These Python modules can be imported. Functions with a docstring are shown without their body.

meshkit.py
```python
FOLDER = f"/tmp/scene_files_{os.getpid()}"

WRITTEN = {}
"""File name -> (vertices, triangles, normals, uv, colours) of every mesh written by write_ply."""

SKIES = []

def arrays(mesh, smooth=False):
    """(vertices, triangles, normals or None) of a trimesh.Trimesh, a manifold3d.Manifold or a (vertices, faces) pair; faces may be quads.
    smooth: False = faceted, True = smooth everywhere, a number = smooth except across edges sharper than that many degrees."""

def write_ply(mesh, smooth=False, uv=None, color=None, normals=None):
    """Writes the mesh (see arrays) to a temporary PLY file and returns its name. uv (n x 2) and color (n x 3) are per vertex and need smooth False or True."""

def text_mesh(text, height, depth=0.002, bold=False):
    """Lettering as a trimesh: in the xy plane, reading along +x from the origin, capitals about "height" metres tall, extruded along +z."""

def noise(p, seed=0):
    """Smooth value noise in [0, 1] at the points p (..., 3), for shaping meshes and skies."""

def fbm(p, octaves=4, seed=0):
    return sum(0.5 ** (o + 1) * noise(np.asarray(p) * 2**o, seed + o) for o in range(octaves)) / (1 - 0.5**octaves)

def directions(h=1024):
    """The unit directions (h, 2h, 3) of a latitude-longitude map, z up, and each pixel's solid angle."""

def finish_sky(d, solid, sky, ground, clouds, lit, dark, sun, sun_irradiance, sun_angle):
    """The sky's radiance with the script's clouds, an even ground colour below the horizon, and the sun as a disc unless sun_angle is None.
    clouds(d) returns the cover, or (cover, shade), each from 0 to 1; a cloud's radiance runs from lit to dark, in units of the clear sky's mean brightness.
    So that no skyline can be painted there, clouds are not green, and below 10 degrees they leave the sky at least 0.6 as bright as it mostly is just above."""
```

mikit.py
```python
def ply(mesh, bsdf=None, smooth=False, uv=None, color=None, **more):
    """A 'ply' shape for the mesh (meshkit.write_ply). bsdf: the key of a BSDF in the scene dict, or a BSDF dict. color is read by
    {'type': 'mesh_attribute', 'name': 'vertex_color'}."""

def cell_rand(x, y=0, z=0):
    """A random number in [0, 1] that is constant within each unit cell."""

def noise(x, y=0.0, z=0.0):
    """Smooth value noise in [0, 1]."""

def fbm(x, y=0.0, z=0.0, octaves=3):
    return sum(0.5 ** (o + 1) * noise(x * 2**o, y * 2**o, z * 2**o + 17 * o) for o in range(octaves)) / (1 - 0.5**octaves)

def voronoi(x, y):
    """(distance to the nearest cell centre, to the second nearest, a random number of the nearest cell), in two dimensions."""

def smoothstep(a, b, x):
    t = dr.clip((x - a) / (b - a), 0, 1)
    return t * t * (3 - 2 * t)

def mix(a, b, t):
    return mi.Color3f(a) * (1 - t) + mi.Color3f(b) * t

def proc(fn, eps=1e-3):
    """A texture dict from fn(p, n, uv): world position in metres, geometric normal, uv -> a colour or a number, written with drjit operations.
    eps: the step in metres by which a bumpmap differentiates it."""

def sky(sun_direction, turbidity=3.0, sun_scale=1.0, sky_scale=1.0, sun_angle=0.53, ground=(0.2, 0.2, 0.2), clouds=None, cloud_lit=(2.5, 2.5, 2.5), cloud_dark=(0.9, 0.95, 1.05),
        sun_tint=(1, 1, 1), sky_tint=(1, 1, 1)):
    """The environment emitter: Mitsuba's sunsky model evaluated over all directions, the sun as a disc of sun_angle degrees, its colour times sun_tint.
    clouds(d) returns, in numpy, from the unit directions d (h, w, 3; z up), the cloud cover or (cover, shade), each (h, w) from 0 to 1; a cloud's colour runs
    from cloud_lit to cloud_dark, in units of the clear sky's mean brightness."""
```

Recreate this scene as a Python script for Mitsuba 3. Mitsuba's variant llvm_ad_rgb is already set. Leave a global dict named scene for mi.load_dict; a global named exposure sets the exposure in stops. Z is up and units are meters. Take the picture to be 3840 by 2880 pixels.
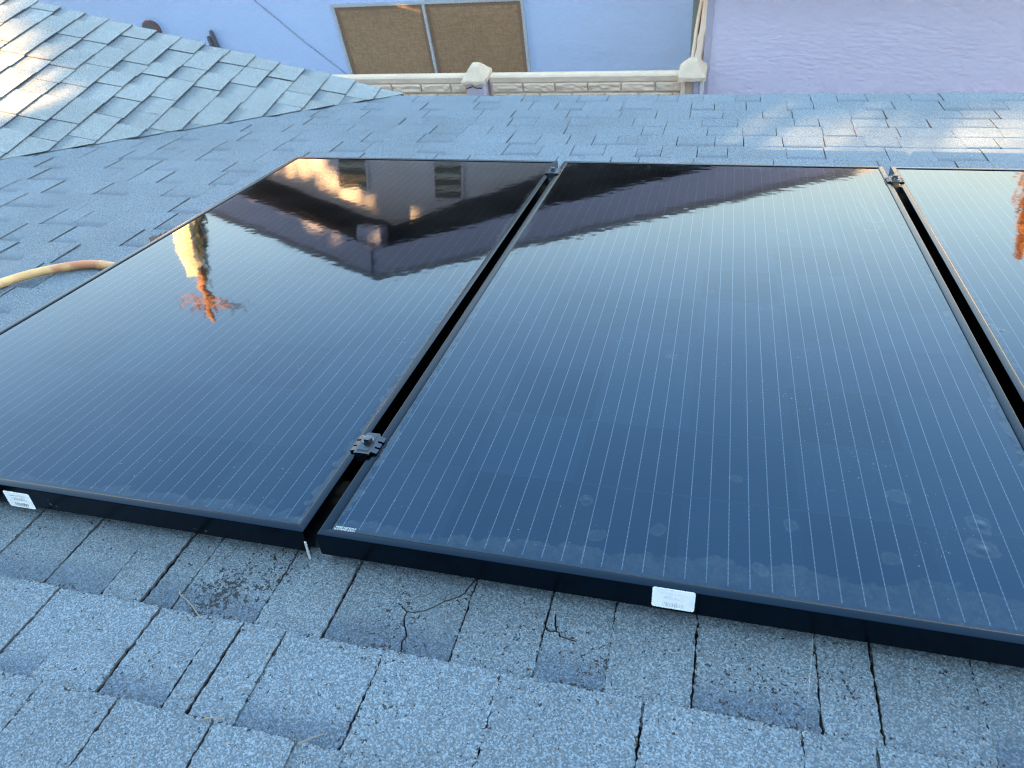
import math, random
import numpy as np, trimesh, drjit as dr, mitsuba as mi
from shapely.geometry import Polygon, LineString, box as sbox, Point
from shapely.ops import unary_union
import meshkit, mikit
from mikit import proc, noise, fbm, voronoi, smoothstep, mix, cell_rand

T = mi.ScalarTransform4f
rng = np.random.default_rng(7)
random.seed(7)
scene, labels = {}, {}

# ------------------------------------------------------------------ camera, sky, exposure
CAM = np.array([0.49462, -0.42695, 0.86246])
FWD = np.array([-0.24088, 0.63163, -0.73690])
PITCH = math.radians(15.33856)          # slope of the main roof, falling towards +y
CP, SP = math.cos(PITCH), math.sin(PITCH)
CAMERA_UP = [-0.090834, 0.741249, 0.665056]
scene['camera'] = {'type': 'thinlens', 'fov': 70.4317, 'fov_axis': 'x', 'aperture_radius': 0.0013, 'focus_distance': 1.45,
                   'near_clip': 0.05, 'far_clip': 400.0,
                   'to_world': T().look_at(origin=CAM.tolist(), target=(CAM + FWD).tolist(), up=CAMERA_UP)}
SUN = np.array([-0.36, -0.90, 0.40]); SUN /= np.linalg.norm(SUN)
def haze_cover(d):                       # thin even haze, thicker and greyer all round the horizon
    e = np.exp(-np.maximum(d[..., 2], 0) / 0.13)
    return 0.60 + 0.34 * e, e
scene['sky'] = mikit.sky(SUN.tolist(), turbidity=2.5, sun_scale=1.55, sky_scale=1.0, sun_angle=0.53, ground=(0.2, 0.19, 0.18), sun_tint=(1.0, 0.74, 0.44), sky_tint=(1.04, 1.02, 0.94), clouds=haze_cover, cloud_lit=(0.74, 1.0, 1.19), cloud_dark=(1.12, 1.16, 0.96))
exposure = 5.2

# ------------------------------------------------------------------ helpers
def lab(key, label=None, category=None, group=None, kind=None):
    d = labels.setdefault(key, {})
    for k, v in (('label', label), ('category', category), ('group', group), ('kind', kind)):
        if v: d[k] = v

_count = {}
def numbered(base):
    n = _count.get(base, 0); _count[base] = n + 1
    return base if n == 0 else f'{base}_{n:03d}'

def put(key, mesh, bsdf, smooth=False, uv=None, color=None):
    scene[key] = mikit.ply(mesh, bsdf, smooth=smooth, uv=uv, color=color)
    return key

def part(parent, name, mesh, bsdf, smooth=False, uv=None):
    return put(numbered(f'{parent}__{name}'), mesh, bsdf, smooth, uv)

def bx(x0, x1, y0, y1, z0, z1):
    m = trimesh.creation.box(extents=(x1 - x0, y1 - y0, z1 - z0))
    m.apply_translation(((x0 + x1) / 2, (y0 + y1) / 2, (z0 + z1) / 2))
    return m

def bevel(x0, x1, y0, y1, z0, z1, r=0.006):
    pts = []
    for ex, ey, ez in ((0, r, r), (r, 0, r), (r, r, 0)):
        for sx in (0, 1):
            for sy in (0, 1):
                for sz in (0, 1):
                    pts.append(((x1 - ex) if sx else (x0 + ex), (y1 - ey) if sy else (y0 + ey), (z1 - ez) if sz else (z0 + ez)))
    return trimesh.convex.convex_hull(np.array(pts))

def tube(points, radii, sides=10, cap=True):
    p = np.asarray(points, float); n = len(p)
    t = np.gradient(p, axis=0); t /= np.linalg.norm(t, axis=1, keepdims=True)
    a = np.cross(t[0], [0, 0, 1.0]);
    if np.linalg.norm(a) < 1e-3: a = np.cross(t[0], [1.0, 0, 0])
    A = []
    for i in range(n):
        a = a - (a @ t[i]) * t[i]; a /= np.linalg.norm(a); A.append(a)
    A = np.array(A); B = np.cross(t, A)
    ang = np.arange(sides) * 2 * np.pi / sides
    r = np.broadcast_to(radii, (n,))
    v = p[:, None] + r[:, None, None] * (np.cos(ang)[None, :, None] * A[:, None] + np.sin(ang)[None, :, None] * B[:, None])
    i, j = np.meshgrid(np.arange(n - 1), np.arange(sides), indexing='ij')
    q = np.stack([i * sides + j, i * sides + (j + 1) % sides, (i + 1) * sides + (j + 1) % sides, (i + 1) * sides + j], -1).reshape(-1, 4)
    f = np.vstack([q[:, [0, 1, 2]], q[:, [0, 2, 3]]]); v = v.reshape(-1, 3)
    if cap:
        v = np.vstack([v, p[0], p[-1]]); k = n * sides
        f = np.vstack([f] + [[[k, (s + 1) % sides, s]] for s in range(sides)] + [[[k + 1, k - sides + s, k - sides + (s + 1) % sides]] for s in range(sides)])
    m = trimesh.Trimesh(v, f, process=False); m.fix_normals(); return m

def P(u, v, h=0.0):
    """A point of the main roof's frame: u across, v down the slope, h above the panels' top plane."""
    u, v, h = np.broadcast_arrays(np.asarray(u, float), np.asarray(v, float), np.asarray(h, float))
    return np.stack([u, v * CP + h * SP, -v * SP + h * CP], -1)

ROOF_M = np.eye(4); ROOF_M[:3, :3] = np.array([[1, 0, 0], [0, CP, SP], [0, -SP, CP]])
def onroof(m):
    m = m.copy(); m.apply_transform(ROOF_M); return m

def cat(*ms):
    return trimesh.util.concatenate([m for m in ms])

# ------------------------------------------------------------------ materials
def diffuse_like(rgb, rough=0.7, spec=0.3):
    return {'type': 'principled', 'base_color': {'type': 'rgb', 'value': list(rgb)}, 'roughness': rough, 'specular': spec}

def uvw(p):
    """World point -> coordinates on the main roof (u, v)."""
    return p.x, p.y * CP - p.z * SP

BALD = [(-0.10, -0.055, 0.09, 0.17), (-0.14, -0.09, 0.06, 0.16), (0.14, -0.085, 0.07, 0.12), (0.40, -0.085, 0.06, 0.12), (0.60, -0.085, 0.09, 0.10),
        (0.70, -0.05, 0.05, 0.12), (0.22, -0.02, 0.03, 0.12), (-0.05, -0.02, 0.05, 0.10), (0.36, -0.05, 0.03, 0.12)]
def shingle_color(p, n, uv):
    k = dr.floor(uv.x); fx = uv.x - k
    edge = k >= 5000                                  # cut asphalt edge of a shingle
    k = dr.select(edge, k - 5000, k)
    banded = dr.floor(k / 1000)                       # 1: the granules are blended dark along the top of the exposure
    tone = cell_rand(k, 3, 5)
    side = dr.minimum(fx - 0.05, 0.95 - fx) * 0.19    # about metres to the nearest side
    low = uv.y - 1.0                                  # metres up from the butt edge (exposure about 0.14)
    u, v = uvw(p)
    # granules: cells of about 2 mm
    d1, d2, w = voronoi(p.x / 0.0018, (p.y - 0.5 * p.z) / 0.0018)
    w2 = cell_rand(dr.floor(w * 9973.0), 1, 2)
    big = fbm(p.x / 0.05, p.y / 0.05, p.z / 0.05)
    wide = fbm(p.x / 0.35 + 9, p.y / 0.35, p.z / 0.35)
    c = mix((0.073, 0.102, 0.132), (0.218, 0.275, 0.330), w * w)
    c = dr.select(w2 < 0.05, mi.Color3f(0.085, 0.095, 0.108), c)
    c = dr.select(w2 > 0.975, mi.Color3f(0.19, 0.16, 0.14), c)
    c = c * (0.86 + 0.13 * tone + 0.16 * (big - 0.5) + 0.30 * (wide - 0.5))
    c = c * mix((1.0, 1.0, 1.0), (0.97, 0.94, 0.88), smoothstep(-0.17, -0.01, v + 0.10 * (wide - 0.5)) * smoothstep(0.3, 0.1, v))
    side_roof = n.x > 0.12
    c = dr.select(side_roof, c * mi.Color3f(1.95, 1.66, 1.40), c)  # brighter sky light on the side slope put into its colour
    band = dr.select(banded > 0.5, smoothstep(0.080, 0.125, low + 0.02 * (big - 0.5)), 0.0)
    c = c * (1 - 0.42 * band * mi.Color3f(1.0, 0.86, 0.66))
    # worn-off granules: the edges and a few bald patches show black asphalt
    wear = 0.055 + 0.13 * smoothstep(0.55, 0.78, big) + 0.30 * smoothstep(0.006, 0.0, side + 0.004 * (noise(p.x / 0.006, p.y / 0.006, 3.0) - 0.5))
    wear = wear + 0.22 * smoothstep(0.006, 0.0, low) + 0.20 * smoothstep(0.130, 0.142, low)
    for bu, bv, br, bs in BALD:
        q = dr.sqrt(dr.square(u - bu) + dr.square(v - bv)) / br
        wear = wear + 1.6 * bs * smoothstep(1.0, 0.2, q)
    spot = noise(p.x / 0.0042, p.y / 0.0042, p.z / 0.0042 + 4)
    spot = 0.55 * spot + 0.45 * noise(p.x / 0.0017, p.y / 0.0017, 7.0)
    bald = smoothstep(0.80, 0.86, spot + wear * 0.62)
    c = mix(c, (0.014, 0.015, 0.018), bald)
    return dr.select(edge, mi.Color3f(0.085, 0.087, 0.09) * (0.5 + big), c)

def granule_bump(p, n, uv):
    return 0.6 * noise(p.x / 0.0022, p.y / 0.0022, p.z / 0.0022) + 0.4 * noise(p.x / 0.0048, p.y / 0.0048, p.z / 0.0048 + 3)
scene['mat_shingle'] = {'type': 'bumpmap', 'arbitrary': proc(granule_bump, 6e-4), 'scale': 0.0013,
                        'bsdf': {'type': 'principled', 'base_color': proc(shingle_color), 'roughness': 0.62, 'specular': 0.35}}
scene['mat_felt'] = diffuse_like((0.016, 0.017, 0.018), 0.9, 0.1)
scene['mat_edge_metal'] = diffuse_like((0.30, 0.30, 0.31), 0.5)

PW, PL, GAP = 1.0, 1.80773, 0.02121
PITCH_U = PW + GAP
def cells_color(p, n, uv):
    u, v = uvw(p)
    ul = u - dr.floor((u + 0.5 * GAP) / PITCH_U) * PITCH_U
    inside = (v > 0.0225) & (v < PL - 0.0225) & (ul > 0.021) & (ul < PW - 0.021)
    k = dr.floor((ul - 0.0282) / 0.0266 + 0.5)
    du = dr.abs(ul - 0.0282 - k * 0.0266)
    ph = v / 0.0086 + 17.0 * cell_rand(k, 3, 1)
    bead = 0.72 + 0.75 * smoothstep(0.33, 0.5, dr.abs(ph - dr.floor(ph) - 0.5)) * noise(dr.floor(ph) * 0.7, k) + 0.15 * noise(v / 0.05, k)
    vc = (v - 0.0215) / 0.1592
    gap = dr.abs(vc - dr.floor(vc + 0.5)) * 0.1592
    line = smoothstep(0.00085, 0.00045, du)
    cell = mi.Color3f(0.019, 0.040, 0.071) * (0.93 + 0.14 * cell_rand(dr.floor(vc), dr.floor((ul - 0.015) / 0.16), 4))
    c = mix(cell, mi.Color3f(0.070, 0.108, 0.162) * bead, line)
    c = dr.select(gap < 0.0011, mi.Color3f(0.022, 0.045, 0.077), c)
    return dr.select(inside & (k > -0.5) & (k < 35.5), c, mi.Color3f(0.018, 0.036, 0.062))

# dried rings, run marks and drips: (u, v, radius, darkness of the drop in the ring)
MARKS = [(0.815, 1.433, 0.021, 0.2), (0.694, 1.241, 0.018, 0.0), (0.452, 0.570, 0.012, 0.15), (0.360, 0.145, 0.011, 0.8), (0.442, 0.622, 0.003, 0.6),
         (-0.883, 0.777, 0.016, 0.4), (-0.389, 0.473, 0.013, 0.1), (0.790, 0.235, 0.015, 0.2), (0.884, 0.198, 0.017, 0.8), (0.875, 0.149, 0.019, 0.8), (0.569, 0.234, 0.010, 0.1),
         (1.041, 0.785, 0.011, 0.4), (1.056, 0.766, 0.013, 0.5), (0.516, 0.861, 0.010, 0.1), (-0.16, 0.031, 0.006, 0.9), (-0.12, 0.035, 0.005, 0.9), (-0.066, 0.041, 0.005, 0.8),
         (-0.045, 0.025, 0.007, 0.9), (-0.103, 0.053, 0.005, 0.3), (0.468, 0.105, 0.012, 0.0), (0.385, 0.078, 0.013, 0.0), (0.64, 0.15, 0.012, 0.0), (0.60, 0.06, 0.012, 0.0), (0.76, 0.11, 0.014, 0.0)]
RUNS = [((0.915, 1.345), (0.905, 1.70), 0.020), ((0.893, 1.290), (0.865, 1.64), 0.024)]
def dirt(p, n, uv):
    u, v = uvw(p)
    ul = u - dr.floor((u + 0.5 * GAP) / PITCH_U) * PITCH_U
    f = fbm(u / 0.012, v / 0.012, 1.0)
    g = fbm(u / 0.09, v / 0.09, 5.0)
    mid = (u > 0) & (u < 1)
    # dust left where the water stands above the lower frame, thicker to the right of the middle panel
    h = dr.select(mid, 0.022 + 0.040 * smoothstep(0.1, 0.75, ul), 0.022) * (0.5 + g)
    low = smoothstep(0.0, -0.004, v - 0.014 - h - 0.020 * (f - 0.5)) * (0.55 + 0.9 * (f - 0.3))
    # scalloped rims along the sides next to the gap
    e = dr.minimum(ul, PW - ul) - 0.0155
    rim = smoothstep(0.0, -0.003, e - 0.014 * g - 0.030 * (f - 0.42)) * (0.5 + 0.6 * f)
    rim = rim * smoothstep(1.75, 1.2, v)
    top = smoothstep(PL - 0.10, PL - 0.02, v) * smoothstep(0.5, 0.7, f) * 0.5
    w = 0.034 * dr.maximum(low, 0.0) * (0.6 + 0.8 * noise(u / 0.004, v / 0.004, 2.0)) + 0.055 * rim + 0.06 * top + 0.012 * g
    for a, b, r, k in MARKS:
        q = dr.sqrt(dr.square(u - a) + dr.square(v - b)) / r + 0.7 * (noise(u / 0.009, v / 0.009, 8.0) - 0.5)
        w = w + 0.026 * noise(u / 0.007, v / 0.007, 5.0) * smoothstep(0.50, 0.85, q) * smoothstep(1.08, 0.92, q) + 0.02 * smoothstep(1.0, 0.8, q)
    for (a, b), (c, d), r in RUNS:
        t = dr.clip((v - b) / (d - b), 0, 1)
        x = dr.abs(u - (a + (c - a) * t)) / (r * (1.0 - 0.5 * t))
        head = dr.sqrt(dr.square(u - a) + dr.square(v - b)) / r
        w = w + dr.select(v > b, 0.10 * smoothstep(0.7, 0.95, x) * smoothstep(1.15, 1.0, x) * smoothstep(d, b + 0.05, v), 0.12 * smoothstep(0.75, 0.95, head) * smoothstep(1.12, 1.0, head))
    speck = noise(u / 0.0025, v / 0.0025, 3.0)
    w = w + 0.35 * smoothstep(0.955, 0.975, speck) * smoothstep(0.5, 0.75, g)
    return dr.clip(w, 0, 0.5)
def glass_bump(p, n, uv):
    u, v = uvw(p)
    s = 1.0 * noise(u / 0.016, v / 0.016, 2.0) + 0.14 * noise(u / 0.0062, v / 0.0062, 6.0) + 3.0 * noise(u / 0.11, v / 0.11, 4.0)
    for a, b, r, k in MARKS:
        if k > 0.3:
            q = dr.sqrt(dr.square(u - a) + dr.square(v - b)) / (0.62 * r)
            s = s + 22.0 * k * (r / 0.012) * smoothstep(1.0, 0.0, q)
    return s
def glass_coat(p, n, uv):
    return mi.Float(1.0)
scene['mat_glass'] = {'type': 'blendbsdf', 'weight': proc(dirt),
    'bsdf_a': {'type': 'bumpmap', 'arbitrary': proc(glass_bump, 1.2e-3), 'scale': 3.5e-5,
               'bsdf': {'type': 'principled', 'base_color': proc(cells_color), 'metallic': 1.0, 'roughness': 0.02}},
    'bsdf_b': {'type': 'diffuse', 'reflectance': {'type': 'rgb', 'value': [0.42, 0.47, 0.47]}}}

def frame_color(p, n, uv):
    s = noise(p.x / 0.012, p.y / 0.012, p.z / 0.004)
    scuff = smoothstep(0.90, 0.95, 0.7 * s + 0.3 * noise(p.x / 0.003, p.y / 0.003, p.z / 0.003)) * smoothstep(0.55, 0.75, noise(p.x / 0.11, p.y / 0.11, 3.0))
    return mix((0.010, 0.019, 0.032), (0.10, 0.09, 0.085), scuff)
def fine_bump(p, n, uv):
    return fbm(p.x / 0.004, p.y / 0.004, p.z / 0.004, 2)
scene['mat_frame'] = {'type': 'principled', 'base_color': proc(frame_color), 'roughness': 0.20, 'metallic': 1.0}
scene['mat_bare_metal'] = {'type': 'principled', 'base_color': {'type': 'rgb', 'value': [0.75, 0.74, 0.73]}, 'roughness': 0.35, 'metallic': 0.6}
scene['mat_clamp'] = {'type': 'principled', 'base_color': {'type': 'rgb', 'value': [0.050, 0.066, 0.088]}, 'roughness': 0.30, 'metallic': 1.0}
scene['mat_bolt'] = {'type': 'principled', 'base_color': {'type': 'rgb', 'value': [0.10, 0.115, 0.14]}, 'roughness': 0.20, 'metallic': 1.0}
scene['mat_rail'] = {'type': 'principled', 'base_color': {'type': 'rgb', 'value': [0.33, 0.25, 0.18]}, 'roughness': 0.45, 'specular': 0.5}
scene['mat_sticker'] = diffuse_like((0.82, 0.82, 0.82), 0.45, 0.4)
scene['mat_ink'] = diffuse_like((0.10, 0.10, 0.11), 0.6)
scene['mat_faded_ink'] = diffuse_like((0.52, 0.50, 0.54), 0.6)
scene['mat_serial'] = diffuse_like((0.42, 0.47, 0.46), 0.5)

def stucco_bump(scale):
    def fn(p, n, uv):
        a = fbm(p.x / scale, p.y / scale, p.z / (1.0 * scale), 3)
        b = noise(p.x / (0.4 * scale) + 3, p.y / (0.4 * scale), p.z / (0.3 * scale))
        return smoothstep(0.36, 0.58, a) + 0.30 * b
    return fn
def stucco_color(rgb):
    c0 = np.array(rgb)
    def fn(p, n, uv):
        a = fbm(p.x / 0.7, p.y / 0.7, p.z / 0.7)
        b = noise(p.x / 0.02, p.y / 0.02, p.z / 0.02)
        return mi.Color3f(c0.tolist()) * (0.90 + 0.16 * a + 0.06 * b)
    return fn
scene['mat_blue_stucco'] = {'type': 'bumpmap', 'arbitrary': proc(stucco_bump(0.020), 1.2e-3), 'scale': 0.0022, 'bsdf': {'type': 'diffuse', 'reflectance': proc(stucco_color((0.50, 0.63, 0.90)))}}
scene['mat_lavender_stucco'] = {'type': 'bumpmap', 'arbitrary': proc(stucco_bump(0.016), 1.0e-3), 'scale': 0.0026, 'bsdf': {'type': 'diffuse', 'reflectance': proc(stucco_color((0.575, 0.55, 0.675)))}}
scene['mat_white_trim'] = diffuse_like((0.475, 0.462, 0.475), 0.6)
scene['mat_lavender_trim'] = diffuse_like((0.370, 0.356, 0.436), 0.6)
scene['mat_green_trim'] = diffuse_like((0.277, 0.297, 0.277), 0.7)
def screen_color(p, n, uv):
    t = noise(p.x / 0.006, 0.0, p.z / 0.05) + noise(p.x / 0.05, 1.0, p.z / 0.006) + noise(p.x / 0.012, 2.0, p.z / 0.012)
    w = fbm(p.x / 0.5, p.y, p.z / 0.5)
    return mi.Color3f(0.36, 0.235, 0.148) * (0.50 + 0.24 * t + 0.28 * (w - 0.3))
scene['mat_screen'] = {'type': 'diffuse', 'reflectance': proc(screen_color)}
scene['mat_screen_border'] = diffuse_like((0.24, 0.155, 0.105), 0.8)
scene['mat_window_frame'] = diffuse_like((0.462, 0.488, 0.515), 0.45)
def concrete_color(p, n, uv):
    a = fbm(p.x / 0.12, p.y / 0.12, p.z / 0.12); b = fbm(p.x / 0.012, p.y / 0.012, p.z / 0.012)
    return mi.Color3f(0.66, 0.53, 0.40) * (0.74 + 0.30 * a + 0.14 * b)
def concrete_bump(p, n, uv):
    return fbm(p.x / 0.022, p.y / 0.022, p.z / 0.022, 3)
scene['mat_concrete'] = {'type': 'bumpmap', 'arbitrary': proc(concrete_bump, 1e-3), 'scale': 0.006, 'bsdf': {'type': 'diffuse', 'reflectance': proc(concrete_color)}}
def post_color(p, n, uv):
    a = fbm(p.x / 0.08, p.y / 0.08, p.z / 0.08)
    return mix((0.50, 0.46, 0.54), (0.56, 0.48, 0.42), smoothstep(0.45, 0.6, a)) * (0.85 + 0.2 * a)
scene['mat_painted_post'] = {'type': 'bumpmap', 'arbitrary': proc(concrete_bump, 1e-3), 'scale': 0.0015, 'bsdf': {'type': 'diffuse', 'reflectance': proc(post_color)}}
scene['mat_crack'] = diffuse_like((0.05, 0.05, 0.05), 0.9, 0.1)
def hose_color(p, n, uv):
    a = fbm(p.x / 0.03, p.y / 0.03, p.z / 0.03); b = noise(p.x / 0.14, p.y / 0.14, 4.0)
    return mix((0.78, 0.45, 0.19), (0.50, 0.20, 0.095), smoothstep(0.5, 0.7, a * 0.6 + b * 0.45)) * (0.7 + 0.5 * a)
scene['mat_hose'] = {'type': 'principled', 'base_color': proc(hose_color), 'roughness': 0.45, 'specular': 0.4}
scene['mat_dry_leaf'] = diffuse_like((0.11, 0.075, 0.06), 0.8)
scene['mat_straw'] = diffuse_like((0.26, 0.20, 0.14), 0.8)
def ground_color(p, n, uv):
    d1, d2, w = voronoi(p.x / 0.03, p.y / 0.03)
    return mi.Color3f(0.40, 0.36, 0.30) * (0.5 + 0.8 * w)
scene['mat_gravel'] = {'type': 'diffuse', 'reflectance': proc(ground_color)}
scene['mat_gable_wall'] = {'type': 'diffuse', 'reflectance': proc(stucco_color((0.56, 0.51, 0.53)))}
scene['mat_gable_fascia'] = diffuse_like((0.36, 0.34, 0.43), 0.6)
scene['mat_soffit_and_shade'] = diffuse_like((0.055, 0.048, 0.055), 0.8)
scene['mat_gable_roof'] = diffuse_like((0.20, 0.19, 0.20), 0.8)
scene['mat_pane'] = {'type': 'plastic', 'int_ior': 1.5, 'diffuse_reflectance': {'type': 'rgb', 'value': [0.03, 0.03, 0.035]}}
scene['mat_reflection_dark'] = diffuse_like((0.10, 0.095, 0.085), 0.7)
scene['mat_reflection_light'] = diffuse_like((0.42, 0.38, 0.32), 0.7)
scene['mat_reflection_tan'] = diffuse_like((0.55, 0.33, 0.17), 0.7)
scene['mat_flat_roof'] = diffuse_like((0.45, 0.44, 0.43), 0.8)
scene['mat_pale_bark'] = diffuse_like((0.80, 0.68, 0.48), 0.8)
scene['mat_orange_bark'] = diffuse_like((0.42, 0.20, 0.10), 0.8)
scene['mat_trunk_shade'] = {'type': 'twosided', 'bsdf': diffuse_like((0.05, 0.055, 0.025), 0.7)}
scene['mat_rust_foliage'] = {'type': 'twosided', 'bsdf': diffuse_like((0.22, 0.092, 0.036), 0.8)}
scene['mat_sun_blocker'] = {'type': 'twosided', 'bsdf': diffuse_like((0.05, 0.075, 0.03), 0.7)}
scene['mat_fixture'] = diffuse_like((0.12, 0.125, 0.14), 0.4)
scene['mat_red_rim'] = diffuse_like((0.26, 0.07, 0.05), 0.5)
scene['mat_cable'] = diffuse_like((0.28, 0.31, 0.40), 0.6)

# ------------------------------------------------------------------ ground
GZ = -3.40
g = trimesh.creation.box(extents=(500, 500, 0.2)); g.apply_translation((0, 60, GZ - 0.1))
put('ground', g, 'mat_gravel'); lab('ground', 'pale gravel ground of the side yards', kind='structure')

# ------------------------------------------------------------------ our house: two roof slopes of asphalt shingles
lab('house', 'single storey house with light blue grey asphalt shingle roof under the solar panels', 'house')
H0 = -0.060                                  # top of the shingles, below the panels' top plane
VA, VB = np.array([-2.534, 1.804]), np.array([-1.141, 3.028])    # the valley, in plan
def roof1_z(x, y): return (H0 - y * SP) / CP
Z_A = roof1_z(*VA); Z_B = roof1_z(*VB)
S2 = -(Z_B - Z_A) / (VB[0] - VA[0]); A2 = math.atan(S2); C2, N2 = math.cos(A2), math.sin(A2)
def P2(a, b, h=0.0):
    """Side roof: a along its courses (+y), b down its slope (+x) from the valley's lower end, h above it."""
    a, b, h = np.broadcast_arrays(np.asarray(a, float), np.asarray(b, float), np.asarray(h, float))
    return np.stack([VB[0] + b * C2 + h * N2, a, Z_B - b * N2 + h * C2], -1)
V_EAVE = 3.122
# valley in each slope's own coordinates
def plan_to_uv(x, y): return x, (y - H0 * SP) / CP
def plan_to_ab(x, y): return y, (x - VB[0]) / C2
vdir = (VB - VA) / np.linalg.norm(VB - VA)
VFAR, VNEAR = VB + vdir * 0.25, VA - vdir * 3.0

def jag(poly, step, amp, r):
    out = []
    pts = list(poly.exterior.coords)[:-1]
    for p, q in zip(pts, pts[1:] + pts[:1]):
        p, q = np.array(p), np.array(q); L = np.linalg.norm(q - p); n = max(1, int(L / step))
        t = (q - p) / max(L, 1e-9); nn = np.array([-t[1], t[0]])
        for i in range(n):
            s = 0 if i == 0 else r.normal() * amp
            out.append(p + (q - p) * (i / n) + nn * s)
    m = Polygon(out)
    return m if m.is_valid else poly

def shingle(poly, u0, u1, v0, v1, code, thick, lift, mapping, res=None, sag=0.0, curl=0.0):
    """One shingle tab as a plate lying on the course below: v1 is its butt edge. Returns (mesh, uv)."""
    parts = []
    for gp in getattr(poly, 'geoms', [poly]):
        if gp.is_empty or gp.area < 2e-5: continue
        m = trimesh.creation.extrude_polygon(gp, 1.0, engine='earcut')
        if res: m = m.subdivide_to_size(res)
        tri = m.triangles; nz = m.face_normals[:, 2]
        tri = tri[nz > -0.5]; nz = nz[nz > -0.5]
        parts.append((tri, nz))
    if not parts: return None
    tri = np.vstack([a for a, b in parts]); nz = np.concatenate([b for a, b in parts])
    v = tri.reshape(-1, 3); top = np.repeat(nz > 0.5, 3)
    fv = (v1 - v[:, 1]) / (v1 - v0); fu = np.clip((v[:, 0] - u0) / (u1 - u0), 0, 1)
    h = lift - 0.0065 * fv + curl * (1 - fv) ** 3 * (np.abs(fu - 0.5) * 2) ** 2 + sag * np.sin(fu * 3.1)
    h = h - (1 - v[:, 2]) * thick
    W = mapping(v[:, 0], v[:, 1], h)
    uv = np.stack([code + np.where(top, 0.05 + 0.9 * fu, 5000 + 0.3 + 0.3 * fu), 1.0 + (v1 - v[:, 1])], -1)
    F = np.arange(len(W)).reshape(-1, 3)
    if mapping is P2: F = F[:, ::-1].copy()
    return (W, F), uv

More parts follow.
